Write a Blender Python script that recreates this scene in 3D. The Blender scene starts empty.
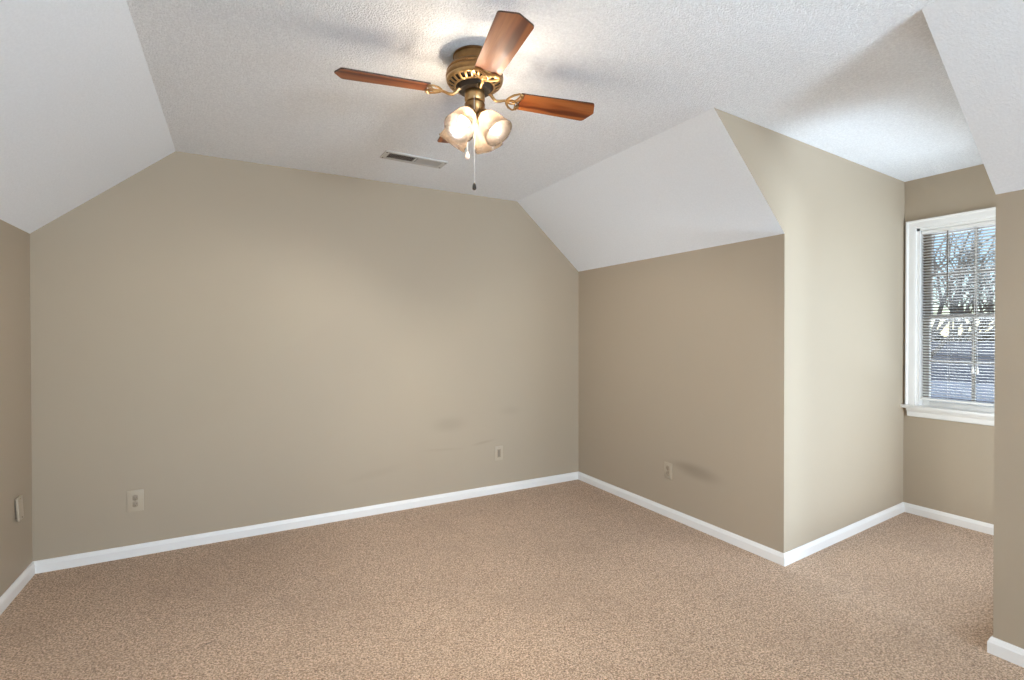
import bpy, bmesh, math, random
from mathutils import Vector, Matrix
random.seed(7)
S = bpy.context.scene
COL = S.collection
PI = math.pi

# ---------------------------------------------------------------- camera
YAW, PITCH, ROLL, FPX = 0.5047, -0.0076, -0.0011, 498.74
fw = Vector((math.sin(YAW)*math.cos(PITCH), math.cos(YAW)*math.cos(PITCH), math.sin(PITCH)))
rt = Vector((math.cos(YAW), -math.sin(YAW), 0)); up = rt.cross(fw)
r2 = rt*math.cos(ROLL)+up*math.sin(ROLL); u2 = -rt*math.sin(ROLL)+up*math.cos(ROLL)
cd = bpy.data.cameras.new('camera'); cam = bpy.data.objects.new('camera', cd); COL.objects.link(cam)
M = Matrix.Identity(4)
for i in range(3):
    M[i][0] = r2[i]; M[i][1] = u2[i]; M[i][2] = -fw[i]
M.translation = (0, 0, 1.32)
cam.matrix_world = M
cd.sensor_width = 36; cd.sensor_fit = 'HORIZONTAL'; cd.lens = FPX/1024*36; cd.shift_y = -1.62/1024
cd.clip_start = 0.02; cd.clip_end = 400
S.camera = cam

# ---------------------------------------------------------------- view and light
S.view_settings.view_transform = 'Standard'; S.view_settings.look = 'None'
S.view_settings.gamma = 1; S.view_settings.use_curve_mapping = False
S.view_settings.exposure = 0.36
S.cycles.max_bounces = 12; S.cycles.diffuse_bounces = 8; S.cycles.transparent_max_bounces = 16
S.cycles.caustics_reflective = False; S.cycles.caustics_refractive = False
S.cycles.sample_clamp_indirect = 6

W = bpy.data.worlds.new('world'); S.world = W; W.use_nodes = True
wn = W.node_tree; bg = wn.nodes['Background']
sky = wn.nodes.new('ShaderNodeTexSky'); sky.sky_type = 'NISHITA'
sky.sun_elevation = math.radians(35); sky.sun_rotation = math.radians(250); sky.sun_disc = False; sky.dust_density = 0; sky.ozone_density = 3
wn.links.new(sky.outputs[0], bg.inputs[0]); bg.inputs[1].default_value = 0.14

def light(name, typ, loc, energy, color=(1, 1, 1), target=None, size=None, size_y=None, direction=None):
    d = bpy.data.lights.new(name, typ); d.energy = energy; d.color = color
    if typ == 'AREA':
        d.shape = 'RECTANGLE'; d.size = size; d.size_y = size_y
    o = bpy.data.objects.new(name, d); COL.objects.link(o); o.location = loc
    if target: direction = Vector(target)-Vector(loc)
    if direction: o.rotation_euler = Vector(direction).to_track_quat('-Z', 'Y').to_euler()
    return o
sun = light('sun', 'SUN', (-1, 12, 12), 2.1, (1, .95, .88), direction=(.05, -.85, -.52)); sun.data.angle = .01
# added fill lamps outside the dormer window and the four added windows
dl = light('fill_dormer_side', 'AREA', (3.58, .12, .95), 28, (.84, .91, 1), direction=(-.12, 1, -.06), size=1.35, size_y=1.7)  # unseen fill lamp behind the near dormer wall, brightens the far cheek
dg = light('fill_below_window', 'AREA', (6.8, 1.5, -.7), 380, (.80, .90, 1), target=(4.4, 1.3, 1.5), size=3.0, size_y=1.8)  # unseen lamp standing in for bounce up through the dormer window
dr = light('fill_rear', 'AREA', (1.6, -4.75, .55), 500, (.70, .85, 1), direction=(-.15, 1, .55), size=2.0, size_y=1.6)  # added lamp behind the viewpoint, brightens far wall and ceiling
ds = light('fill_right', 'AREA', (3.35, -1.6, .40), 220, (.68, .84, 1), direction=(-1, .3, .7), size=2.0, size_y=1.2)  # added lamp beyond the right wall, aimed up to lift the ceiling
dw = light('fill_left', 'AREA', (-1.30, 2.35, 1.05), 6.5, (.76, .88, 1), direction=(1, .12, .05), size=1.0, size_y=1.1)  # added lamp beyond the left wall, lifts the right knee wall
dw.data.spread = math.radians(80)
BULB_W = 34

# ---------------------------------------------------------------- room measures (metres)
XL, XR, XW = -.9939, 2.7335, 4.3519
DE, Y1, Y2, YR = 3.6921, 1.738, .8362, -4.2
ZKL, ZK, ZC = 1.8783, 1.893, 2.4511
XSL, XSR = -.3213, 2.0896
def y1(x): return Y1+.0629*(x-XR)

# ---------------------------------------------------------------- materials
def mat(name, color=(.8, .8, .8), rough=.5, metal=0, **kw):
    m = bpy.data.materials.new(name); m.use_nodes = True
    b = m.node_tree.nodes['Principled BSDF']
    b.inputs['Base Color'].default_value = (*color, 1); b.inputs['Roughness'].default_value = rough
    b.inputs['Metallic'].default_value = metal
    for k, v in kw.items(): b.inputs[k.replace('_', ' ')].default_value = v
    return m, m.node_tree, b
def N(t, typ, **kw):
    n = t.nodes.new(typ)
    for k, v in kw.items():
        if k in n.inputs: n.inputs[k].default_value = v
        else: setattr(n, k, v)
    return n
def pos(t): return N(t, 'ShaderNodeNewGeometry').outputs['Position']
def objc(t): return N(t, 'ShaderNodeTexCoord').outputs['Object']
def noise(t, vec, scale, detail=2, rough=.5):
    n = N(t, 'ShaderNodeTexNoise'); n.inputs['Scale'].default_value = scale
    n.inputs['Detail'].default_value = detail; n.inputs['Roughness'].default_value = rough
    t.links.new(vec, n.inputs['Vector']); return n.outputs['Fac']
def ramp(t, fac, stops):
    r = N(t, 'ShaderNodeValToRGB'); e = r.color_ramp.elements
    while len(e) < len(stops): e.new(.5)
    for q, (p, c) in zip(e, stops): q.position = p; q.color = (*c, 1)
    t.links.new(fac, r.inputs[0]); return r.outputs[0]
def mix(t, fac, a, b, mode='MIX'):
    m = N(t, 'ShaderNodeMix'); m.data_type = 'RGBA'; m.blend_type = mode
    for s, v in ((m.inputs[0], fac), (m.inputs[6], a), (m.inputs[7], b)):
        if isinstance(v, (int, float)): s.default_value = v
        elif isinstance(v, tuple): s.default_value = (*v, 1)
        else: t.links.new(v, s)
    return m.outputs[2]
def math_(t, op, a, b=0.0):
    m = N(t, 'ShaderNodeMath'); m.operation = op
    for s, v in ((m.inputs[0], a), (m.inputs[1], b)):
        if isinstance(v, (int, float)): s.default_value = v
        else: t.links.new(v, s)
    return m.outputs[0]
def bump(t, b, h, strength, dist):
    n = N(t, 'ShaderNodeBump'); n.inputs['Strength'].default_value = strength; n.inputs['Distance'].default_value = dist
    t.links.new(h, n.inputs['Height']); t.links.new(n.outputs[0], b.inputs['Normal'])

WALLC = (.408, .338, .255)
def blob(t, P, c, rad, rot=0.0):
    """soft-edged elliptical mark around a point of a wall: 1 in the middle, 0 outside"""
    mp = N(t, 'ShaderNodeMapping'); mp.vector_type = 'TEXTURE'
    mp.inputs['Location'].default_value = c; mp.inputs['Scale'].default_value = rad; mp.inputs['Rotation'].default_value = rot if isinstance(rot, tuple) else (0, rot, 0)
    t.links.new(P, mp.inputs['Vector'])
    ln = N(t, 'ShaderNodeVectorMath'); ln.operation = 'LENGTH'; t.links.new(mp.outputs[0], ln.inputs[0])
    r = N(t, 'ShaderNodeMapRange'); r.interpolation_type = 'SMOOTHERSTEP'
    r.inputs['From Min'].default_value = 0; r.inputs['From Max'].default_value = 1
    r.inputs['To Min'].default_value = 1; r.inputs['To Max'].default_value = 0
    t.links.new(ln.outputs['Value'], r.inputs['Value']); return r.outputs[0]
def wall_mat(name, marks=()):
    m, t, b = mat(name, WALLC, .62); b.inputs['Specular IOR Level'].default_value = .3
    P = pos(t)
    c = mix(t, noise(t, P, 1.3, 3), (WALLC[0]*.97, WALLC[1]*.97, WALLC[2]*.965), (WALLC[0]*1.03, WALLC[1]*1.03, WALLC[2]*1.03))
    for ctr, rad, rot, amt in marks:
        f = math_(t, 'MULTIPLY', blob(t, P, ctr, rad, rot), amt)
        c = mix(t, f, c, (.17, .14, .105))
    t.links.new(c, b.inputs['Base Color'])
    bump(t, b, noise(t, P, 160, 3), .12, .002)
    return m
M_wall = wall_mat('wall_paint')
M_wall_far = wall_mat('wall_paint_scuffs_patches', [((1.47, DE, .61), (.22, .3, .09), 0.0, .15), ((2.02, DE, .68), (.15, .3, .06), 0.0, .08),  # thin scuffs and broader soft darker patches on the far wall
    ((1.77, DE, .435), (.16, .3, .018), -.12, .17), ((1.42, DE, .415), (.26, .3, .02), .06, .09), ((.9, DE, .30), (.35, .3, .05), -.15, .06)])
M_wall_right = wall_mat('wall_paint_dark_patch', [((XR, 2.36, .385), (.3, .29, .078), (.06, 0, 0), .38), ((XR, 2.48, .40), (.3, .2, .04), (0, 0, 0), .14)])  # soft-edged darker ellipses low on the right wall

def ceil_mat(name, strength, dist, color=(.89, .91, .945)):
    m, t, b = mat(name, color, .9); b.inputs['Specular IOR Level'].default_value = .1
    P = pos(t)
    a = noise(t, P, 125, 2, .5)
    v = N(t, 'ShaderNodeTexVoronoi'); v.inputs['Scale'].default_value = 170; t.links.new(P, v.inputs['Vector'])
    h = math_(t, 'SUBTRACT', math_(t, 'MULTIPLY', a, 1.6), v.outputs['Distance'])
    g = math_(t, 'MULTIPLY', math_(t, 'SUBTRACT', noise(t, P, 105, 2, .7), .36), 3.2)
    cc = N(t, 'ShaderNodeClamp'); t.links.new(g, cc.inputs[0])
    k = strength*.13
    t.links.new(mix(t, cc.outputs[0], tuple(q*(1-k) for q in color), tuple(min(.97, q*(1+k*.35)) for q in color)), b.inputs['Base Color'])
    bump(t, b, h, strength, dist)
    return m
M_ceil = ceil_mat('popcorn_ceiling_paint', .7, .005)
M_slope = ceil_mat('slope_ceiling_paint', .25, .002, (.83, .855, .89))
M_trim = mat('white_trim_paint', (.82, .81, .79), .35)[0]

m, t, b = mat('beige_carpet', (.4, .28, .18), .95); M_carpet = m
b.inputs['Specular IOR Level'].default_value = .1; b.inputs['Sheen Weight'].default_value = .25; b.inputs['Sheen Roughness'].default_value = .6
P = pos(t)
vv = N(t, 'ShaderNodeTexVoronoi'); vv.inputs['Scale'].default_value = 230; t.links.new(P, vv.inputs['Vector'])
sp = N(t, 'ShaderNodeSeparateColor'); t.links.new(vv.outputs['Color'], sp.inputs[0])
f1 = math_(t, 'ADD', math_(t, 'MULTIPLY', sp.outputs[0], .26), math_(t, 'MULTIPLY', noise(t, P, 130, 3, .6), .74))
c = ramp(t, f1, [(.34, (.20, .115, .062)), (.45, (.41, .262, .155)), (.53, (.59, .40, .26)), (.66, (.82, .60, .42))])
big = noise(t, P, 2.2, 4, .6)
c = mix(t, math_(t, 'MULTIPLY', math_(t, 'SUBTRACT', big, .45), .9), c, (.27, .17, .10))
ST = (-0.113, 2.488, 0.0)
c = mix(t, math_(t, 'MULTIPLY', blob(t, P, ST, (.035, .012, .3), (0, 0, .3)), .75), c, (.10, .055, .03))
t.links.new(c, b.inputs['Base Color'])
bump(t, b, math_(t, 'ADD', f1, math_(t, 'MULTIPLY', noise(t, P, 40, 2), .5)), .9, .012)

def brass_mat(name, c1, c2, rough):
    m, t, b = mat(name, c1, rough, 1)
    c = mix(t, noise(t, objc(t), 45, 3), c1, c2); t.links.new(c, b.inputs['Base Color'])
    return m
M_brass = brass_mat('antique_brass', (.40, .235, .095), (.19, .10, .042), .33)
M_brass_l = brass_mat('polished_brass', (.62, .42, .20), (.38, .225, .095), .30)
M_dark = mat('dark_motor_metal', (.03, .022, .016), .45, .6)[0]
m, t, b = mat('oak_blade_veneer', (.35, .14, .05), .42); M_wood = m
b.inputs['Coat Weight'].default_value = .18; b.inputs['Coat Roughness'].default_value = .34
O = objc(t)
mp = N(t, 'ShaderNodeMapping'); mp.inputs['Scale'].default_value = (1.6, 8, 8); t.links.new(O, mp.inputs['Vector'])
wv = N(t, 'ShaderNodeTexWave'); wv.bands_direction = 'Y'; wv.inputs['Scale'].default_value = .75; wv.inputs['Distortion'].default_value = 14
wv.inputs['Detail'].default_value = 3; wv.inputs['Detail Scale'].default_value = .8; t.links.new(mp.outputs[0], wv.inputs['Vector'])
mp2 = N(t, 'ShaderNodeMapping'); mp2.inputs['Scale'].default_value = (9, 260, 260); t.links.new(O, mp2.inputs['Vector'])
fine = noise(t, mp2.outputs[0], 1, 4)
c = ramp(t, wv.outputs['Fac'], [(.05, (.12, .024, .006)), (.35, (.30, .080, .017)), (.8, (.42, .135, .034))])
c = mix(t, fine, c, (.13, .035, .010), 'MIX')
b.inputs['Specular IOR Level'].default_value = .2
c = mix(t, .62, ramp(t, wv.outputs['Fac'], [(.05, (.12, .024, .006)), (.35, (.30, .080, .017)), (.8, (.42, .135, .034))]), c)
t.links.new(c, b.inputs['Base Color'])
M_edge = mat('dark_blade_edge', (.05, .018, .008), .45)[0]

# frosted glass: scatters, lets some of the bulb's light straight through
m = bpy.data.materials.new('frosted_shade_glass'); m.use_nodes = True; M_shade = m; t = m.node_tree
t.nodes.remove(t.nodes['Principled BSDF']); out = t.nodes['Material Output']
tr = N(t, 'ShaderNodeBsdfTranslucent'); tr.inputs[0].default_value = (.027, .0195, .0138, 1)
df = N(t, 'ShaderNodeBsdfDiffuse'); df.inputs[0].default_value = (.0105, .0078, .0057, 1)
tp = N(t, 'ShaderNodeBsdfTransparent'); tp.inputs[0].default_value = (1, .93, .84, 1)
gl = N(t, 'ShaderNodeBsdfGlossy'); gl.inputs['Roughness'].default_value = .15
def msh(f, a, b_):
    n = N(t, 'ShaderNodeMixShader'); n.inputs[0].default_value = f
    t.links.new(a, n.inputs[1]); t.links.new(b_, n.inputs[2]); return n.outputs[0]
x = msh(.45, tr.outputs[0], df.outputs[0]); x = msh(.22, x, tp.outputs[0]); x = msh(.012, x, gl.outputs[0])
t.links.new(x, out.inputs[0])
m = bpy.data.materials.new('lit_bulb_glass'); m.use_nodes = True; M_bulb = m; t = m.node_tree    # clear to the filament's light, glowing
t.nodes.remove(t.nodes['Principled BSDF']); out = t.nodes['Material Output']
tp = N(t, 'ShaderNodeBsdfTransparent'); em = N(t, 'ShaderNodeEmission'); em.inputs[0].default_value = (1, .93, .80, 1); em.inputs[1].default_value = 1.2
ad = N(t, 'ShaderNodeAddShader'); t.links.new(tp.outputs[0], ad.inputs[0]); t.links.new(em.outputs[0], ad.inputs[1]); t.links.new(ad.outputs[0], out.inputs[0])
M_chain = mat('white_metal_chain', (.75, .74, .72), .35, .5)[0]
M_pend = mat('pale_porcelain', (.80, .62, .52), .3)[0]
M_chrome = mat('dark_chrome', (.12, .11, .10), .2, 1)[0]
M_plate = mat('ivory_plastic', (.455, .38, .285), .35)[0]
M_slot = mat('dark_slot', (.20, .16, .115), .6)[0]
M_recept = mat('ivory_receptacle', (.33, .265, .195), .4)[0]
M_vent = mat('white_vent_metal', (.58, .57, .56), .45)[0]
M_ventdark = mat('vent_duct_dark', (.13, .11, .10), .8)[0]
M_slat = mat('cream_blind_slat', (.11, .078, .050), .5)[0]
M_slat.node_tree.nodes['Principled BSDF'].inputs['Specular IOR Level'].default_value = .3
M_cord = mat('white_cord', (.75, .73, .69), .7)[0]
M_wand = mat('grey_plastic_wand', (.16, .14, .12), .3)[0]
m = bpy.data.materials.new('window_glass'); m.use_nodes = True; M_glass = m; t = m.node_tree
t.nodes.remove(t.nodes['Principled BSDF']); out = t.nodes['Material Output']
tp = N(t, 'ShaderNodeBsdfTransparent'); tp.inputs[0].default_value = (.97, .98, .98, 1)
gl = N(t, 'ShaderNodeBsdfGlossy'); gl.inputs['Roughness'].default_value = .02
n = N(t, 'ShaderNodeMixShader'); n.inputs[0].default_value = .05
t.links.new(tp.outputs[0], n.inputs[1]); t.links.new(gl.outputs[0], n.inputs[2]); t.links.new(n.outputs[0], out.inputs[0])
def noisy(name, c1, c2, scale, rough=.9):
    m, t, b = mat(name, c1, rough); t.links.new(mix(t, noise(t, pos(t), scale, 4), c1, c2), b.inputs['Base Color']); return m
M_lawn = noisy('dormant_lawn', (.30, .24, .13), (.16, .15, .08), .8)
M_shingle = noisy('grey_roof_shingles', (.30, .30, .32), (.20, .20, .22), 3)
M_shingle2 = noisy('pale_roof_shingles', (.66, .67, .70), (.50, .51, .55), 3)
M_brick = noisy('tan_brick_wall', (.38, .27, .19), (.26, .18, .13), 9)
M_siding = noisy('white_siding', (.72, .70, .66), (.6, .58, .55), 2)
M_bark = noisy('grey_bark', (.52, .46, .40), (.36, .31, .27), 6)
M_evergreen = noisy('evergreen_leaves', (.14, .10, .06), (.06, .05, .03), 4)
M_asphalt = noisy('asphalt', (.16, .16, .16), (.11, .11, .11), 5)
M_winglass = mat('dark_window_glass', (.03, .035, .045), .1)[0]

# ---------------------------------------------------------------- mesh helpers
def obj(name, bm, m, parent=None, smooth=False, loc=None, rot=None, kind=None):
    me = bpy.data.meshes.new(name); bmesh.ops.recalc_face_normals(bm, faces=bm.faces[:]) if kind != 'keep' else None
    bm.to_mesh(me); bm.free()
    ms = m if isinstance(m, (list, tuple)) else [m]
    for q in ms: me.materials.append(q)
    if smooth:
        for p in me.polygons: p.use_smooth = True
        me.set_sharp_from_angle(angle=math.radians(38))
    o = bpy.data.objects.new(name, me); COL.objects.link(o)
    if parent: o.parent = parent
    if loc is not None: o.location = loc
    if rot is not None: o.rotation_euler = rot
    return o
def struct(o): o['kind'] = 'structure'; return o
def thing(name, label, cat, loc=(0, 0, 0), rot=(0, 0, 0), group=None):
    o = bpy.data.objects.new(name, None); o.empty_display_size = .05; COL.objects.link(o)
    o.location = loc; o.rotation_euler = rot; o['label'] = label; o['category'] = cat
    if group: o['group'] = group
    return o
def box(bm, x0, x1, y0, y1_, z0, z1, bev=0.0, mi=0):
    r = bmesh.ops.create_cube(bm, size=1); vs = r['verts']
    for v in vs: v.co = Vector(((x0+x1)/2+v.co.x*(x1-x0), (y0+y1_)/2+v.co.y*(y1_-y0), (z0+z1)/2+v.co.z*(z1-z0)))
    fs = set(f for v in vs for f in v.link_faces)
    for f in fs: f.material_index = mi
    if bev: bmesh.ops.bevel(bm, geom=list(set(e for v in vs for e in v.link_edges)), offset=bev, segments=2, affect='EDGES', profile=.6)
    return bm
def BM(): return bmesh.new()
def lathe(bm, prof, seg=40, cap=True, mtx=None):
    rings = []
    for r, z in prof:
        rings.append([bm.verts.new((r*math.cos(2*PI*i/seg), r*math.sin(2*PI*i/seg), z)) for i in range(seg)])
    for a, c in zip(rings, rings[1:]):
        for i in range(seg): bm.faces.new((a[i], a[(i+1) % seg], c[(i+1) % seg], c[i]))
    if cap: bm.faces.new(rings[0][::-1]); bm.faces.new(rings[-1])
    if mtx is not None:
        for r in rings:
            for v in r: v.co = mtx @ v.co
    return bm
def tube(bm, pts, rad, seg=8, closed=False):
    pts = [Vector(p) for p in pts]; n = len(pts); rings = []; prev = None
    for i, p in enumerate(pts):
        if closed: d = pts[(i+1) % n]-pts[i-1]
        else: d = pts[min(i+1, n-1)]-pts[max(i-1, 0)]
        d.normalize()
        if prev is None: a = d.orthogonal().normalized()
        else: a = (prev-d*prev.dot(d)).normalized()
        prev = a; bb = d.cross(a); r = rad(i/(n-1)) if callable(rad) else rad
        rings.append([bm.verts.new(p+(a*math.cos(2*PI*k/seg)+bb*math.sin(2*PI*k/seg))*r) for k in range(seg)])
    for i in range(n if closed else n-1):
        A, B = rings[i], rings[(i+1) % n]
        for k in range(seg): bm.faces.new((A[k], A[(k+1) % seg], B[(k+1) % seg], B[k]))
    if not closed: bm.faces.new(rings[0][::-1]); bm.faces.new(rings[-1])
    return bm
def slab(name, pts, n, m, shift=(0, 0, 0), th=.07):
    """a wall or ceiling: inner polygon pts, thickness outward along n, outer polygon shifted a little away from convex corners"""
    pts = [Vector(p) for p in pts]; n = Vector(n).normalized()
    bm = BM(); A = [bm.verts.new(p) for p in pts]
    B = [bm.verts.new(p+n*th+Vector(shift)) for p in pts]
    bm.faces.new(A); bm.faces.new(B[::-1])
    for i in range(len(A)): j = (i+1) % len(A); bm.faces.new((A[i], B[i], B[j], A[j]))
    return struct(obj(name, bm, m))

# ---------------------------------------------------------------- the room shell
foot = [(XL, YR), (XL, DE), (XR, DE), (XR, Y1), (XW, y1(XW)), (XW, Y2), (XR, Y2), (XR, YR)]
slab('floor', [(x, y, 0) for x, y in foot], (0, 0, -1), M_carpet)
slab('ceiling', [(XSL, YR, ZC), (XSL, DE, ZC), (XSR, DE, ZC), (XSR, y1(XSR), ZC), (XW, y1(XW), ZC), (XW, Y2, ZC), (XSR, Y2, ZC), (XSR, YR, ZC)], (0, 0, 1), M_ceil)
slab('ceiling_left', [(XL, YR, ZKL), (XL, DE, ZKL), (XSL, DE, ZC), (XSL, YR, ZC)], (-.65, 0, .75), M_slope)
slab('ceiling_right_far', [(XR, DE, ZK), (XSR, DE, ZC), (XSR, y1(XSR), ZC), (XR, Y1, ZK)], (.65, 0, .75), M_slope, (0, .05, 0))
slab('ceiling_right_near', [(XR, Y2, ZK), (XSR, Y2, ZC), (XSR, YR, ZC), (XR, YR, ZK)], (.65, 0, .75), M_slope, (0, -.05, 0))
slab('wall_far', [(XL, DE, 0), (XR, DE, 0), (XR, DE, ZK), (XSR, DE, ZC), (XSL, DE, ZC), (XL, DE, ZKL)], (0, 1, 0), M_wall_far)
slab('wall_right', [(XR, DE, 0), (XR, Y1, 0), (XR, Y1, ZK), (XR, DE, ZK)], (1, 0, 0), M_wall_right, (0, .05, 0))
slab('wall_dormer_far', [(XR, Y1, 0), (XW, y1(XW), 0), (XW, y1(XW), ZC), (XSR, y1(XSR), ZC), (XR, Y1, ZK)], (0, 1, 0), M_wall, (.08, 0, .03))
slab('wall_dormer_near', [(XSR, Y2, ZC), (XR, Y2, ZK), (XR, Y2, ZC)], (0, -1, 0), M_wall, (.08, 0, .03))

# walls with a window opening
def wall_hole(name, org, du, outline, hole, n, m, th=.12):
    """outline: rectangle (u0,u1,z0,z1) or list; hole (u0,u1,z0,z1)"""
    org = Vector(org); du = Vector(du); n = Vector(n)
    u0, u1, z0, z1 = outline; a0, a1, c0, c1 = hole
    us = [u0, a0, a1, u1]; zs = [z0, c0, c1, z1]; bm = BM()
    g = [[[bm.verts.new(org+du*u+Vector((0, 0, z))+n*d) for z in zs] for u in us] for d in (0, th)]
    for i in range(3):
        for j in range(3):
            if (i, j) == (1, 1): continue
            for d in (0, 1): bm.faces.new((g[d][i][j], g[d][i+1][j], g[d][i+1][j+1], g[d][i][j+1]))
    def side(i, j, k, l): bm.faces.new((g[0][i][j], g[0][k][l], g[1][k][l], g[1][i][j]))
    for i in range(3): side(i, 0, i+1, 0); side(i, 3, i+1, 3); side(0, i, 0, i+1); side(3, i, 3, i+1)
    side(1, 1, 2, 1); side(1, 2, 2, 2); side(1, 1, 1, 2); side(2, 1, 2, 2)
    return struct(obj(name, bm, m))
WY0, WY1, WZ0, WZ1 = .912, 1.762, .775, 2.088           # dormer window opening
wall_hole('wall_dormer_window', (XW, 0, 0), (0, 1, 0), (Y2, y1(XW), 0, ZC), (WY0, WY1, WZ0, WZ1), (1, 0, 0), M_wall)
DX0, DX1, DZ0, DZ1 = 2.86, 4.20, .12, 2.05              # added window, unseen, to light the dormer from its near wall
wall_hole('wall_dormer_near_added_window', (0, Y2, 0), (1, 0, 0), (XR+.0005, XW, 0, ZC), (DX0, DX1, DZ0, DZ1), (0, -1, 0), M_wall, .09)
LY0, LY1, LZ0, LZ1 = 1.80, 2.85, .50, 1.62              # added window in the left wall, outside the picture, for fill light
wall_hole('wall_left', (XL, 0, 0), (0, 1, 0), (YR, DE, 0, ZKL), (LY0, LY1, LZ0, LZ1), (-1, 0, 0), M_wall, .09)
SY0, SY1, SZ0, SZ1 = -2.6, -.6, .45, 1.75             # added window in the right wall, behind the viewpoint, for fill light
wall_hole('wall_right_near', (XR, 0, 0), (0, 1, 0), (YR, Y2-.001, 0, ZK), (SY0, SY1, SZ0, SZ1), (1, 0, 0), M_wall, .09)
RX0, RX1, RZ0, RZ1 = .6, 2.6, .45, 2.15
# rear wall: gable shape round a wide window added for fill light (behind the viewpoint)
bm = BM()
o_ = [(XL, 0), (XR, 0), (XR, ZK), (XSR, ZC), (XSL, ZC), (XL, ZKL)]; h_ = [(RX0, RZ0), (RX1, RZ0), (RX1, RZ1), (RX0, RZ1)]
va = [[bm.verts.new((x, YR-d, z)) for x, z in o_] for d in (0, .1)]; vb = [[bm.verts.new((x, YR-d, z)) for x, z in h_] for d in (0, .1)]
for d in (0, 1):
    a, h = va[d], vb[d]
    for f in ((a[0], a[1], h[1], h[0]), (a[1], a[2], h[2], h[1]), (a[2], a[3], h[2]), (a[3], a[4], h[3], h[2]), (a[4], a[5], h[3]), (a[5], a[0], h[0], h[3])): bm.faces.new(f)
for i in range(4): bm.faces.new((vb[0][i], vb[0][(i+1) % 4], vb[1][(i+1) % 4], vb[1][i]))
struct(obj('wall_rear', bm, M_wall))
bm = BM(); w = .05
box(bm, RX0-.06, RX0, YR, YR+.018, RZ0-.06, RZ1+.06); box(bm, RX1, RX1+.06, YR, YR+.018, RZ0-.06, RZ1+.06)
box(bm, RX0, RX1, YR, YR+.018, RZ1, RZ1+.06); box(bm, RX0, RX1, YR, YR+.03, RZ0-.06, RZ0)
for k in range(4):
    x = RX0+(RX1-RX0-w)*k/3; box(bm, x, x+w, YR-.07, YR-.03, RZ0, RZ1)
box(bm, RX0, RX1, YR-.07, YR-.03, RZ0, RZ0+w); box(bm, RX0, RX1, YR-.07, YR-.03, RZ1-w, RZ1)
w2 = struct(obj('added_window_2', bm, M_trim))  # frame of the invented rear window
bm = BM(); box(bm, RX0, RX1, YR-.052, YR-.048, RZ0, RZ1); obj('glass', bm, M_glass, w2)

bm = BM()
box(bm, XR-.018, XR, SY0-.06, SY0, SZ0-.06, SZ1+.06); box(bm, XR-.018, XR, SY1, SY1+.06, SZ0-.06, SZ1+.06)
box(bm, XR-.018, XR, SY0, SY1, SZ1, SZ1+.06); box(bm, XR-.03, XR, SY0, SY1, SZ0-.06, SZ0)
for k in range(3):
    y = SY0+(SY1-SY0-w)*k/2; box(bm, XR+.03, XR+.07, y, y+w, SZ0, SZ1)
box(bm, XR+.03, XR+.07, SY0, SY1, SZ0, SZ0+w); box(bm, XR+.03, XR+.07, SY0, SY1, SZ1-w, SZ1)
w3 = struct(obj('added_window_3', bm, M_trim))  # frame of the invented right-wall window
bm = BM(); box(bm, XR+.048, XR+.052, SY0, SY1, SZ0, SZ1); obj('glass', bm, M_glass, w3)

bm = BM()
box(bm, DX0-.06, DX0, Y2, Y2+.018, DZ0-.06, DZ1+.06); box(bm, DX1, DX1+.06, Y2, Y2+.018, DZ0-.06, DZ1+.06)
box(bm, DX0, DX1, Y2, Y2+.018, DZ1, DZ1+.06); box(bm, DX0, DX1, Y2, Y2+.03, DZ0-.06, DZ0)
for x in (DX0, DX1-.03): box(bm, x, x+.03, Y2-.07, Y2-.03, DZ0, DZ1)
for z in (DZ0, DZ1-.03): box(bm, DX0, DX1, Y2-.07, Y2-.03, z, z+.03)
w4 = struct(obj('added_window_4', bm, M_trim))  # frame of the invented near-dormer window
bm = BM(); box(bm, DX0, DX1, Y2-.052, Y2-.048, DZ0, DZ1); obj('glass', bm, M_glass, w4)

bm = BM()
box(bm, XL, XL+.018, LY0-.06, LY0, LZ0-.06, LZ1+.06); box(bm, XL, XL+.018, LY1, LY1+.06, LZ0-.06, LZ1+.06)
box(bm, XL, XL+.018, LY0, LY1, LZ1, LZ1+.06); box(bm, XL, XL+.03, LY0, LY1, LZ0-.06, LZ0)
for y in (LY0, LY1-.03): box(bm, XL-.07, XL-.03, y, y+.03, LZ0, LZ1)
for z in (LZ0, (LZ0+LZ1)/2, LZ1-.03): box(bm, XL-.07, XL-.03, LY0, LY1, z, z+.03)
w5 = struct(obj('added_window_5', bm, M_trim))  # frame of the invented left-wall window
bm = BM(); box(bm, XL-.052, XL-.048, LY0, LY1, LZ0, LZ1); obj('glass', bm, M_glass, w5)

# baseboards, mitred at every corner
prof = [(0, 0), (.014, 0), (.014, .046), (.011, .052), (.0095, .058), (.005, .0665), (0, .0675)]
def inward(i):
    a = Vector(foot[i]); c = Vector(foot[(i+1) % 8]); d = (c-a).normalized(); return Vector((d.y, -d.x))
names = ['baseboard_left', 'baseboard_far', 'baseboard_right', 'baseboard_dormer_far', 'baseboard_dormer_window', 'baseboard_dormer_near', 'baseboard_right_near', 'baseboard_rear']
for i in range(8):
    n0, n1, n2 = inward(i-1 if i else 7), inward(i), inward((i+1) % 8)
    def miter(a, b_): s = a+b_; return s/(s.dot(a))
    ms, me_ = miter(n0, n1), miter(n1, n2); A = Vector(foot[i]); B = Vector(foot[(i+1) % 8]); bm = BM(); R = []
    for P0, mm in ((A, ms), (B, me_)): R.append([bm.verts.new((P0.x+mm.x*d, P0.y+mm.y*d, z)) for d, z in prof])
    k = len(prof)
    for j in range(k): bm.faces.new((R[0][j], R[0][(j+1) % k], R[1][(j+1) % k], R[1][j]))
    bm.faces.new(R[0]); bm.faces.new(R[1][::-1])
    struct(obj(names[i], bm, M_trim))

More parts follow.
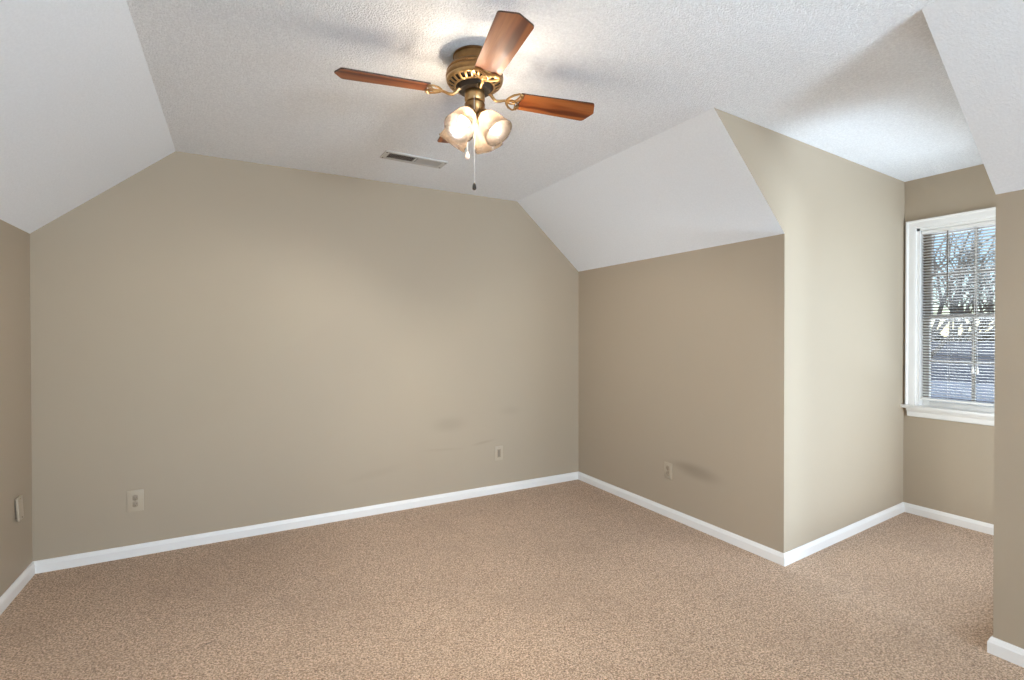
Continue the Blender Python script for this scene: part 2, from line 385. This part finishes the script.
# ---------------------------------------------------------------- dormer window: frame, sashes, casing, stool
win = struct(obj('window_1', box(box(box(box(BM(), XW+.001, XW+.12, WY1-.018, WY1, WZ0, WZ1), XW+.001, XW+.12, WY0, WY0+.018, WZ0, WZ1),
      XW+.001, XW+.12, WY0, WY1, WZ1-.018, WZ1), XW+.03, XW+.12, WY0, WY1, WZ0, WZ0+.022), M_trim))
def casing_bar(bm, a, c, na):
    """stepped casing board from a to c (y,z) on the wall face; na = outward direction across its width"""
    a, c, na = Vector(a), Vector(c), Vector(na)
    pr = [(0, 0), (0, .012), (.012, .015), (.044, .018), (.050, .024), (.060, .024), (.062, 0)]
    R = []
    d = (c-a).normalized()
    for P0, e in ((a, -1), (c, 1)):
        R.append([bm.verts.new((XW-h, P0.x+na.x*w_+d.x*w_*e*MIT[0 if e < 0 else 1], P0.y+na.y*w_+d.y*w_*e*MIT[0 if e < 0 else 1])) for w_, h in pr])
    k = len(pr)
    for j in range(k): bm.faces.new((R[0][j], R[0][(j+1) % k], R[1][(j+1) % k], R[1][j]))
    bm.faces.new(R[0]); bm.faces.new(R[1][::-1])
bm = BM(); MIT = (0, 1); casing_bar(bm, (WY1, .80), (WY1, WZ1), (1, 0)); MIT = (0, 1); casing_bar(bm, (WY0, .80), (WY0, WZ1), (-1, 0))
MIT = (1, 1); casing_bar(bm, (WY0, WZ1), (WY1, WZ1), (0, 1))
obj('casing', bm, M_trim, win)
bm = BM(); box(bm, XW-.05, XW+.035, Y2+.004, WY1+.078, .777, .80, .006); obj('stool', bm, M_trim, win, True)
bm = BM()
pr = [(0, .777), (.034, .777), (.030, .765), (.018, .752), (.016, .722), (.010, .716), (0, .716)]
e0, e1 = Y2+.02, WY1+.05
R = [[bm.verts.new((XW-h, yy, z)) for h, z in pr] for yy in (e0, e1)]
for j in range(len(pr)): k = (j+1) % len(pr); bm.faces.new((R[0][j], R[0][k], R[1][k], R[1][j]))
bm.faces.new(R[0]); bm.faces.new(R[1][::-1]); obj('apron', bm, M_trim, win)
def sash(name, x0, x1, z0, z1, parent):
    bm = BM(); a, c = WY0+.018, WY1-.018; s = .038
    box(bm, x0, x1, a, a+s, z0, z1, .002); box(bm, x0, x1, c-s, c, z0, z1, .002)
    box(bm, x0, x1, a+s, c-s, z0, z0+s, .002); box(bm, x0, x1, a+s, c-s, z1-s*.8, z1, .002)
    so = obj(name, bm, M_trim, parent, True)
    bm = BM()
    for k in (1, 2):
        yy = a+s+(c-a-2*s)*k/3; box(bm, x0+.006, x1-.006, yy-.009, yy+.009, z0+s, z1-s*.8)
    zz = (z0+z1)/2; box(bm, x0+.007, x1-.007, a+s, c-s, zz-.009, zz+.009)
    obj('muntins', bm, M_trim, so)
    bm = BM(); box(bm, (x0+x1)/2-.002, (x0+x1)/2+.002, a+s, c-s, z0+s, z1-s*.8); obj('glass', bm, M_glass, so)
sash('lower_sash', XW+.055, XW+.085, WZ0+.022, 1.455, win)
sash('upper_sash', XW+.087, XW+.117, 1.425, WZ1-.018, win)

# ---------------------------------------------------------------- mini blind
BX = XW+.026; BY0, BY1 = WY0+.024, WY1-.024
bl = thing('window_blind', 'cream horizontal mini blind with open slats hanging in the dormer window', 'blind', (BX, (BY0+BY1)/2, .83))
OB = Vector((BX, (BY0+BY1)/2, .83)); hw = (BY1-BY0)/2
bm = BM(); box(bm, -.0125, .0125, -hw, hw, 2.043-.83, 2.068-.83, .002); obj('headrail', bm, M_trim, bl)
bm = BM(); box(bm, -.012, .012, -hw, hw, .012, .030, .004); obj('bottom_rail', bm, M_trim, bl)
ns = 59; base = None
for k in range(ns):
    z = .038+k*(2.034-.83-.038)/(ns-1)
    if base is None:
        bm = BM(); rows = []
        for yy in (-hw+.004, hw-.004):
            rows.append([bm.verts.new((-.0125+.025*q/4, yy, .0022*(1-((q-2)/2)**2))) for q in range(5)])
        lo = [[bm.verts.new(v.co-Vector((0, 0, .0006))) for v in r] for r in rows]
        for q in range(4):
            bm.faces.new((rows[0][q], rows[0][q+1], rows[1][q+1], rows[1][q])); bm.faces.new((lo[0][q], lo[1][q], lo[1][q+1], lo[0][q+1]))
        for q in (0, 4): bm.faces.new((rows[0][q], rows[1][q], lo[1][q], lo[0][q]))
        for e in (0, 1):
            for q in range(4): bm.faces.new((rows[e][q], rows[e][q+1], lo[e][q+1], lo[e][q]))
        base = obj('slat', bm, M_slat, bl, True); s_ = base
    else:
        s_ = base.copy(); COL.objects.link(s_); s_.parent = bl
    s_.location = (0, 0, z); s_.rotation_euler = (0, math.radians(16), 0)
for yy in (.245, 0.0, -.245):
    bm = BM()
    for xx in (-.0135, .0135): tube(bm, [(xx, yy+.008*q, .03) if 0 else (xx, yy, zz) for zz in (.02, .6, 2.045-.83)], .0008, 5)
    obj('ladder_cord', bm, M_cord, bl)
bm = BM(); tube(bm, [(-.020, .247, 2.046-.83), (-.024, .247, 1.9-.83), (-.024, .245, 1.575-.83)], .0042, 6); obj('tilt_wand', bm, M_wand, bl, True)
for dy in (.082, .106):
    bm = BM(); tube(bm, [(-.017, .095, 2.04-.83), (-.019, .095+(dy-.095)*.3, 1.6-.83), (-.022, dy, 1.10-.83)], .0012, 5); lc = obj('lift_cord', bm, M_cord, bl)
    bm = BM(); lathe(bm, [(.002, .045), (.005, .040), (.0075, .02), (.009, 0), (.006, -.002)], 14); obj('cord_tassel', bm, M_trim, lc, True, loc=(-.022, dy, 1.055-.83))

# ---------------------------------------------------------------- ceiling vent
V0x, V1x, V0y, V1y = .815, 1.205, 3.062, 3.192
vt = thing('ceiling_vent', 'white louvred air vent on the ceiling between the fan and the far wall', 'vent', (1.01, 3.127, ZC), (0, 0, .03))
fx, fy = .205, .0675
bm = BM()
for a in ((-fx, fx, -fy, -fy+.022), (-fx, fx, fy-.022, fy), (-fx, -fx+.03, -fy+.022, fy-.022), (fx-.03, fx, -fy+.022, fy-.022), (-.005, .005, -fy+.022, fy-.022)):
    box(bm, *a, -.007, .0)
obj('frame', bm, M_vent, vt)
bm = BM(); box(bm, -fx+.03, fx-.03, -fy+.022, fy-.022, -.0012, -.0002); obj('duct', bm, M_ventdark, vt)
nb = 15
for side in (-1, 1):
    for k in range(nb):
        x = side*(.012+(fx-.045)*(k+.5)/nb); bm = BM()
        c, s = math.cos(.85), -math.sin(.85)*side
        h = .0045
        vs = [bm.verts.new((dx, y_, dz)) for y_ in (-fy+.022, fy-.022) for dx, dz in ((-c*h-.0004, -s*h), (-c*h+.0004, -s*h), (c*h+.0004, s*h), (c*h-.0004, s*h))]
        for f in ((0, 1, 2, 3), (4, 5, 6, 7), (0, 1, 5, 4), (1, 2, 6, 5), (2, 3, 7, 6), (3, 0, 4, 7)): bm.faces.new([vs[q] for q in f])
        obj('louvre', bm, M_vent, vt, loc=(x, 0, -.0048))
for sx in (-1, 1):
    for sy in (-1, 1):
        bm = BM(); lathe(bm, [(.0045, 0), (.004, -.002), (.001, -.003)], 12); obj('screw', bm, M_chrome, vt, True, loc=(sx*(fx-.012), sy*(fy-.018), -.007))

# ---------------------------------------------------------------- wall plates
def frame_rot(n):   # local x across, y up, z out of the wall
    n = Vector(n); x = Vector((0, 0, 1)).cross(n).normalized()
    return Matrix((x, Vector((0, 0, 1)), n)).transposed().to_euler()
def plate_bm(w, h, d):
    bm = BM(); box(bm, -w/2, w/2, -h/2, h/2, 0, d, min(.0025, d*.45)); return bm
def outlet(loc, n, label, w=.073, h=.118):
    o = thing('wall_outlet', label, 'outlet', loc, frame_rot(n), 'electrical outlets low on the walls')
    obj('cover_plate', plate_bm(w, h, .006), M_plate, o, True)
    for s in (-1, 1):
        bm = BM(); lathe(bm, [(.0172, .0055), (.0172, .0075), (.0162, .0082)], 24)
        for v in bm.verts: v.co.x = max(-.0135, min(.0135, v.co.x*1.0)); 
        r = obj('receptacle', bm, M_recept, o, True, loc=(0, s*.0195, 0))
        for px, hh in ((-.0064, .0042), (.0064, .0034)):
            bm = BM(); box(bm, px-.0013, px+.0013, .003-hh, .003+hh, .008, .0087); obj('slot', bm, M_slot, r)
        bm = BM(); lathe(bm, [(.0026, .008), (.0026, .0088)], 12); obj('ground_hole', bm, M_slot, r, loc=(0, -.0085, 0))
    bm = BM(); lathe(bm, [(.003, .0058), (.0028, .007), (.001, .0075)], 12); obj('screw', bm, M_recept, o, True)
    return o
outlet((-.533, DE, .330), (0, -1, 0), 'ivory duplex outlet on the far wall, low near the left corner', .080, .128)
outlet((XR, 2.607, .335), (-1, 0, 0), 'ivory duplex outlet on the right knee wall, beside the soft dark patch', .074, .115)
o = thing('wall_jack_plate', 'ivory wall plate with one narrow vertical insert on the far wall near the right corner', 'wall plate', (1.912, DE, .331), frame_rot((0, -1, 0)))
obj('cover_plate', plate_bm(.074, .118, .006), M_plate, o, True)
bm = BM(); box(bm, -.0165, .0165, -.034, .034, .0055, .0072, .0006); fr = obj('insert_frame', bm, M_recept, o)
bm = BM(); box(bm, -.008, .004, -.028, .028, .007, .0078); obj('jack', bm, M_slot, fr)
for s in (-1, 1):
    bm = BM(); lathe(bm, [(.003, .0058), (.0028, .007), (.001, .0075)], 12); obj('screw', bm, M_recept, o, True, loc=(0, s*.048, 0))
o = thing('blank_cover_plate', 'ivory blank cover plate, slightly loose, on the left wall by the corner', 'wall plate', (XL, 3.475, .428), frame_rot((1, 0, 0)))
bm = plate_bm(.076, .118, .006)
for v in bm.verts: v.co.z += .010+(-v.co.y)*.055+(-v.co.x)*.05 if v.co.z > .003 else (.006+(-v.co.y)*.05+(-v.co.x)*.05)
obj('cover_plate', bm, M_plate, o, True)
bm = BM(); box(bm, -.026, .026, -.048, .048, 0, .006); obj('wall_box', bm, M_slot, o)
for s in (-1, 1):
    bm = BM(); lathe(bm, [(.003, .012), (.0028, .020-s*.003), (.001, .0205-s*.003)], 12); obj('screw', bm, M_recept, o, True, loc=(0, s*.048, 0))

# ---------------------------------------------------------------- ceiling fan
FX, FY, ZB = .855, 1.860, 2.30-ZC
fan = thing('ceiling_fan', 'brass ceiling fan with four oak blades and four lit frosted tulip shades', 'ceiling fan', (FX, FY, ZC))
bm = BM(); lathe(bm, [(.060, 0), (.086, 0), (.088, -.003), (.088, -.007), (.084, -.009), (.083, -.040), (.079, -.043), (.078, -.048), (.060, -.050)], 56)
obj('canopy', bm, M_brass, fan, True)
bm = BM(); lathe(bm, [(.050, -.044), (.090, -.046), (.102, -.050), (.107, -.056), (.108, -.060), (.111, -.062), (.111, -.072), (.114, -.074), (.117, -.080), (.117, -.092), (.113, -.098), (.060, -.099)], 64)
mh = obj('motor_housing', bm, M_brass, fan, True)
bm = BM()
for k in range(72):
    a = 2*PI*k/72; bmesh.ops.create_icosphere(bm, subdivisions=1, radius=.0042, matrix=Matrix.Translation((.1105*math.cos(a), .1105*math.sin(a), -.067)))
obj('beaded_trim', bm, M_brass, mh, True)
# slotted lower cover
bm = BM(); seg = 120; pr = [(.1155, -.097), (.113, -.105), (.107, -.113), (.096, -.120), (.085, -.124), (.077, -.126)]
rg = [[bm.verts.new((r*math.cos(2*PI*i/seg), r*math.sin(2*PI*i/seg), z)) for i in range(seg)] for r, z in pr]
for j in range(len(pr)-1):
    for i in range(seg):
        if j in (2, 3) and i % 5 in (1, 2, 3): continue
        bm.faces.new((rg[j][i], rg[j][(i+1) % seg], rg[j+1][(i+1) % seg], rg[j+1][i]))
vc = obj('slotted_cover', bm, M_brass_l, mh, True)
so = vc.modifiers.new('thickness', 'SOLIDIFY'); so.thickness = .0022; so.offset = -1
bm = BM(); lathe(bm, [(.050, -.098), (.104, -.100), (.100, -.108), (.072, -.118), (.068, -.134), (.064, -.141), (.040, -.143)], 48)
obj('motor_core', bm, M_dark, fan, True)
bm = BM(); lathe(bm, [(.020, -.138), (.039, -.140), (.041, -.144), (.041, -.178), (.038, -.183), (.034, -.186), (.020, -.187)], 44)
sw = obj('switch_housing', bm, M_brass_l, fan, True)
bm = BM(); lathe(bm, [(.020, -.185), (.038, -.188), (.042, -.194), (.040, -.207), (.033, -.222), (.023, -.238), (.015, -.255), (.012, -.270), (.009, -.276), (.003, -.280)], 44)
obj('light_kit_body', bm, M_brass, fan, True)

R0, R1, HWD, PT, CH = .186, .541, .0625, -.184, .027
PH = 2.965
def blade_bm():
    bm = BM(); o = []
    def corner(p, q, s, rr):            # rounded corner at q between p and s
        p, q, s = Vector(p), Vector(q), Vector(s); a = q+(p-q).normalized()*rr; c = q+(s-q).normalized()*rr
        return [(a*(1-u_)**2+q*2*u_*(1-u_)+c*u_**2) for u_ in (0, .33, .66, 1)]
    P = [(R0, -HWD*.80), (R1-CH, -HWD), (R1, 0), (R1-CH, HWD), (R0, HWD*.80), (R0+.010, 0)]
    for i in range(6): o += corner(P[i-1], P[i], P[(i+1) % 6], .006 if i not in (1, 3) else .010)
    th = .0028
    a = [bm.verts.new((v.x, v.y, -th)) for v in o]; c = [bm.verts.new((v.x, v.y, th)) for v in o]
    bm.faces.new(a[::-1]); bm.faces.new(c)
    for i in range(len(o)):
        j = (i+1) % len(o); f = bm.faces.new((a[i], a[j], c[j], c[i])); f.material_index = 1
    return bm
def iron_bm():
    bm = BM(); z = -.0065
    # arm: drops from the flywheel, then rises to the blade root, forking into the scroll
    tube(bm, [(.055, 0, .018), (.068, 0, .010), (.080, .002, -.006), (.092, .003, -.014), (.108, 0, -.013), (.124, 0, -.008), (.140, 0, z)], lambda u: .0075-.0028*u, 8)
    def leaf(sg):
        pts = []
        for k in range(22):
            a = 2*PI*k/22; u = math.cos(a); v = math.sin(a)
            L, Wd = .030, .0145*(1-.35*u)
            x_, y_ = u*L, v*Wd; th = sg*1.02
            pts.append((.166+x_*math.cos(th)-y_*math.sin(th), sg*.027+x_*math.sin(th)+y_*math.cos(th), z))
        return pts
    for sg in (-1, 1): tube(bm, leaf(sg), .0036, 7, True)
    tube(bm, [(.156+.018*math.cos(2*PI*k/20), .0125*math.sin(2*PI*k/20), z-.003) for k in range(20)], .0034, 7, True)
    tube(bm, [(.132, 0, z), (.140, -.020, z), (.156, -.042, z), (.176, -.053, z), (.192, -.047, z), (.195, -.026, z), (.184, -.008, z), (.180, 0, z), (.184, .008, z), (.195, .026, z), (.192, .047, z), (.176, .053, z), (.156, .042, z), (.140, .020, z)], .0038, 7, True)
    for sg in (-1, 0, 1):
        lathe(bm, [(.0045, -.005), (.0045, -.0075), (.002, -.009)], 10, mtx=Matrix.Translation((.190 if sg else .181, sg*.034, 0)))
    return bm
bl0 = ir0 = None
for k in range(4):
    if bl0 is None:
        bl0 = obj('blade', blade_bm(), [M_wood, M_edge], fan); ir0 = obj('blade_bracket', iron_bm(), M_brass_l, fan, True)
        for v in ir0.data.vertices: v.co.z += 0
        b_, i_ = bl0, ir0
    else:
        b_ = bl0.copy(); COL.objects.link(b_); b_.parent = fan
        i_ = ir0.copy(); COL.objects.link(i_); i_.parent = fan
    a = PH+k*PI/2
    mt = Matrix.Translation((0, 0, ZB)) @ Matrix.Rotation(a, 4, 'Z') @ Matrix.Rotation(PT, 4, 'X')
    b_.matrix_local = mt; i_.matrix_local = mt

# lamps: four arms, holders, shades and bulbs
def shade_bm():
    bm = BM(); seg = 48; L = .112
    pr = [(.021, 0), (.029, .005), (.038, .017), (.046, .036), (.0505, .056), (.054, .076), (.058, .096), (.0615, .110), (.062, .112)]
    rg = []
    for j, (r, z) in enumerate(pr):
        ring = []
        for i in range(seg):
            a = 2*PI*i/seg; lobe = (z/L)**2
            ring.append(bm.verts.new(((r*(1+.006*lobe*math.cos(6*a)))*math.cos(a), (r*(1+.006*lobe*math.cos(6*a)))*math.sin(a), -z-.001*lobe*math.cos(6*a))))
        rg.append(ring)
    for A, B in zip(rg, rg[1:]):
        for i in range(seg): bm.faces.new((A[i], A[(i+1) % seg], B[(i+1) % seg], B[i]))
    return bm
for k, az in enumerate((213, 303, 33, 123)):
    a = math.radians(az); er = Vector((math.cos(a), math.sin(a), 0)); tilt = math.radians(40)
    ax = er*math.sin(tilt)+Vector((0, 0, -math.cos(tilt)))         # shade axis, neck to mouth
    neck = er*.042+Vector((0, 0, -.245))
    q = (-ax).to_track_quat('Z', 'Y').to_matrix().to_4x4()
    mt = Matrix.Translation(neck) @ q
    bm = BM(); tube(bm, [er*.018+Vector((0, 0, -.205)), er*.032+Vector((0, 0, -.211)), er*.040+Vector((0, 0, -.225)), neck+ax*-.006], .0085, 10)
    lathe(bm, [(.008, .022), (.020, .016), (.0255, .008), (.0265, -.006), (.024, -.008)], 28, mtx=mt)
    obj('lamp_holder', bm, M_brass, fan, True)
    sh = obj('lamp_shade', shade_bm(), M_shade, fan, True)
    sh.matrix_local = mt
    sl = sh.modifiers.new('thickness', 'SOLIDIFY'); sl.thickness = .0018
    bm = BM(); lathe(bm, [(.010, -.004), (.012, -.018), (.017, -.032), (.0225, -.046), (.024, -.058), (.021, -.071), (.012, -.081), (.003, -.084)], 28)
    bu = obj('light_bulb', bm, M_bulb, sh, True)
    ld = bpy.data.lights.new('bulb_light', 'POINT'); ld.energy = BULB_W; ld.color = (1, .97, .92); ld.shadow_soft_size = .014
    lo_ = bpy.data.objects.new('bulb_light', ld); COL.objects.link(lo_); lo_.parent = sh; lo_.location = (0, 0, -.050)
# pull chains
back = Vector((-.837, -1.822, 0)).normalized(); side = Vector((back.y, -back.x, 0))   # toward the viewer / to the left of the view
def chain(p0, z1, pend, m, name='pull_chain'):
    bm = BM(); tube(bm, [p0+back*-.012, p0+Vector((0, 0, -.004)), Vector((p0.x, p0.y, z1))], .0011, 6)
    n = int((p0.z-z1)/.0052)
    for k in range(n): bmesh.ops.create_icosphere(bm, subdivisions=1, radius=.0019, matrix=Matrix.Translation((p0.x, p0.y, p0.z-.006-k*.0052)))
    c = obj(name, bm, M_chain, fan, True)
    bm = BM(); lathe(bm, pend, 18); obj('chain_pendant', bm, m, c, True, loc=(p0.x, p0.y, z1))
lv = Vector((-.91, .418, 0))
chain(back*.043+lv*.002+Vector((0, 0, -.172)), 1.925-ZC, [(.002, .002), (.005, -.002), (.0075, -.012), (.008, -.022), (.005, -.026), (.002, -.027)], M_chrome)
chain(back*.004+lv*.030+Vector((0, 0, -.172)), 2.060-ZC, [(.002, .003), (.005, -.001), (.009, -.012), (.010, -.020), (.007, -.024), (.0065, -.027), (.002, -.028)], M_pend)

# ---------------------------------------------------------------- outside the dormer window
bm = BM(); box(bm, -15, 120, -70, 90, -3.4, -3.2); struct(obj('ground', bm, M_lawn))
bm = BM(); box(bm, 9.0, 12.5, -60, 80, -3.2, -3.17); struct(obj('street', bm, M_asphalt))
def house(label, x0, x1, y0, y1_, ze, zr, wallm, roofm, gable='y'):
    h = thing('house', label, 'house', ((x0+x1)/2, (y0+y1_)/2, -3.2))
    cx, cy = (x0+x1)/2, (y0+y1_)/2; hx, hy = (x1-x0)/2, (y1_-y0)/2; e = ze+3.2; r = zr+3.2
    bm = BM(); pts = [(-hx, -hy, 0), (hx, -hy, 0), (hx, hy, 0), (-hx, hy, 0)]
    a = [bm.verts.new(p) for p in pts]; c = [bm.verts.new((p[0], p[1], e)) for p in pts]
    for i in range(4): bm.faces.new((a[i], a[(i+1) % 4], c[(i+1) % 4], c[i]))
    bm.faces.new(a[::-1])
    if gable == 'y':
        g = [bm.verts.new((0, s*hy, r)) for s in (-1, 1)]; bm.faces.new((c[0], c[1], g[0])); bm.faces.new((c[2], c[3], g[1]))
    else:
        g = [bm.verts.new((s*hx, 0, r)) for s in (-1, 1)]; bm.faces.new((c[1], c[2], g[1])); bm.faces.new((c[3], c[0], g[0]))
    obj('wall', bm, wallm, h)
    bm = BM(); o = .35
    for s in (-1, 1):
        if gable == 'y': q = [(s*(hx+o), -hy-o, e-.15), (s*(hx+o), hy+o, e-.15), (0, hy+o, r+.05), (0, -hy-o, r+.05)]
        else: q = [(-hx-o, s*(hy+o), e-.15), (hx+o, s*(hy+o), e-.15), (hx+o, 0, r+.05), (-hx-o, 0, r+.05)]
        A = [bm.verts.new(p) for p in q]; B = [bm.verts.new((p[0], p[1], p[2]+.14)) for p in q]
        bm.faces.new(A); bm.faces.new(B)
        for i in range(4): bm.faces.new((A[i], A[(i+1) % 4], B[(i+1) % 4], B[i]))
    obj('roof', bm, roofm, h)
    for yy in (-hy*.6, 0, hy*.6):
        bm = BM(); box(bm, -hx-.05, -hx, yy-.5, yy+.5, e-1.5, e-.4); f = obj('window', bm, M_trim, h)
        bm = BM(); box(bm, -hx-.06, -hx-.05, yy-.43, yy+.43, e-1.43, e-.47); obj('pane', bm, M_winglass, f)
house('grey roofed house seen through the blind, nearest beyond the street', 14.5, 21, 4.6, 8.6, -2.1, -.2, M_siding, M_shingle2)
house('tan house with darker grey roof seen through the blind, farther back', 26, 33, 3, 17, -1.3, .75, M_brick, M_shingle)
def tree(label, x, y, h, seed):
    rnd = random.Random(seed); t_ = thing('bare_tree', label, 'tree', (x, y, -3.2), group='bare trees beyond the dormer window')
    bm = BM()
    def grow(p, d, L, r, lev):
        q = [p]; dd = d.copy()
        for k in range(3):
            dd = (dd+Vector((rnd.uniform(-.2, .2), rnd.uniform(-.2, .2), rnd.uniform(-.05, .15)))).normalized(); q.append(q[-1]+dd*L/3)
        tube(bm, q, lambda u: r*(1-.4*u), 6 if lev < 2 else 4)
        if lev >= 5: return
        n = 3 if lev < 4 else 2
        for k in range(n+ (lev == 0)):
            a = rnd.uniform(0, 2*PI); sp = rnd.uniform(.4, .8); o = dd.orthogonal().normalized(); o2 = dd.cross(o)
            nd = (dd*math.cos(sp)+(o*math.cos(a)+o2*math.sin(a))*math.sin(sp)).normalized()
            grow(q[-1 if k < 2 else 2], nd, L*rnd.uniform(.62, .8), r*.6, lev+1)
    grow(Vector((0, 0, 0)), Vector((0, 0, 1)), h*.28, h*.018, 0)
    obj('branches', bm, M_bark, t_)
tree('bare grey tree behind the near grey roof, left in the window', 22.5, 8.6, 13, 3)
tree('bare grey tree behind the near grey roof, middle of the window', 38.5, 13.2, 12, 5)
tree('tall bare tree behind the farther house', 48, 17.4, 16, 9)
for i, (x, y, hh) in enumerate(((60, 17, 4.8), (62, 28, 5.2))):
    rnd = random.Random(i); bm = BM(); bmesh.ops.create_icosphere(bm, subdivisions=4, radius=1)
    for v in bm.verts:
        n_ = 1+.18*math.sin(7*v.co.x+i)*math.sin(6*v.co.y)+.1*rnd.uniform(-1, 1); v.co = Vector((v.co.x*3.8*n_, v.co.y*5*n_, hh*.5*(1+v.co.z*n_)))
    o = obj('distant_tree_clump', bm, M_evergreen, None, loc=(x, y, -3.2)); o['label'] = ['dark brown tree clump on the skyline through the window, the right one', 'dark brown tree clump on the skyline through the window, the left one'][i]; o['category'] = 'tree'; o['group'] = 'tree clumps on the skyline'
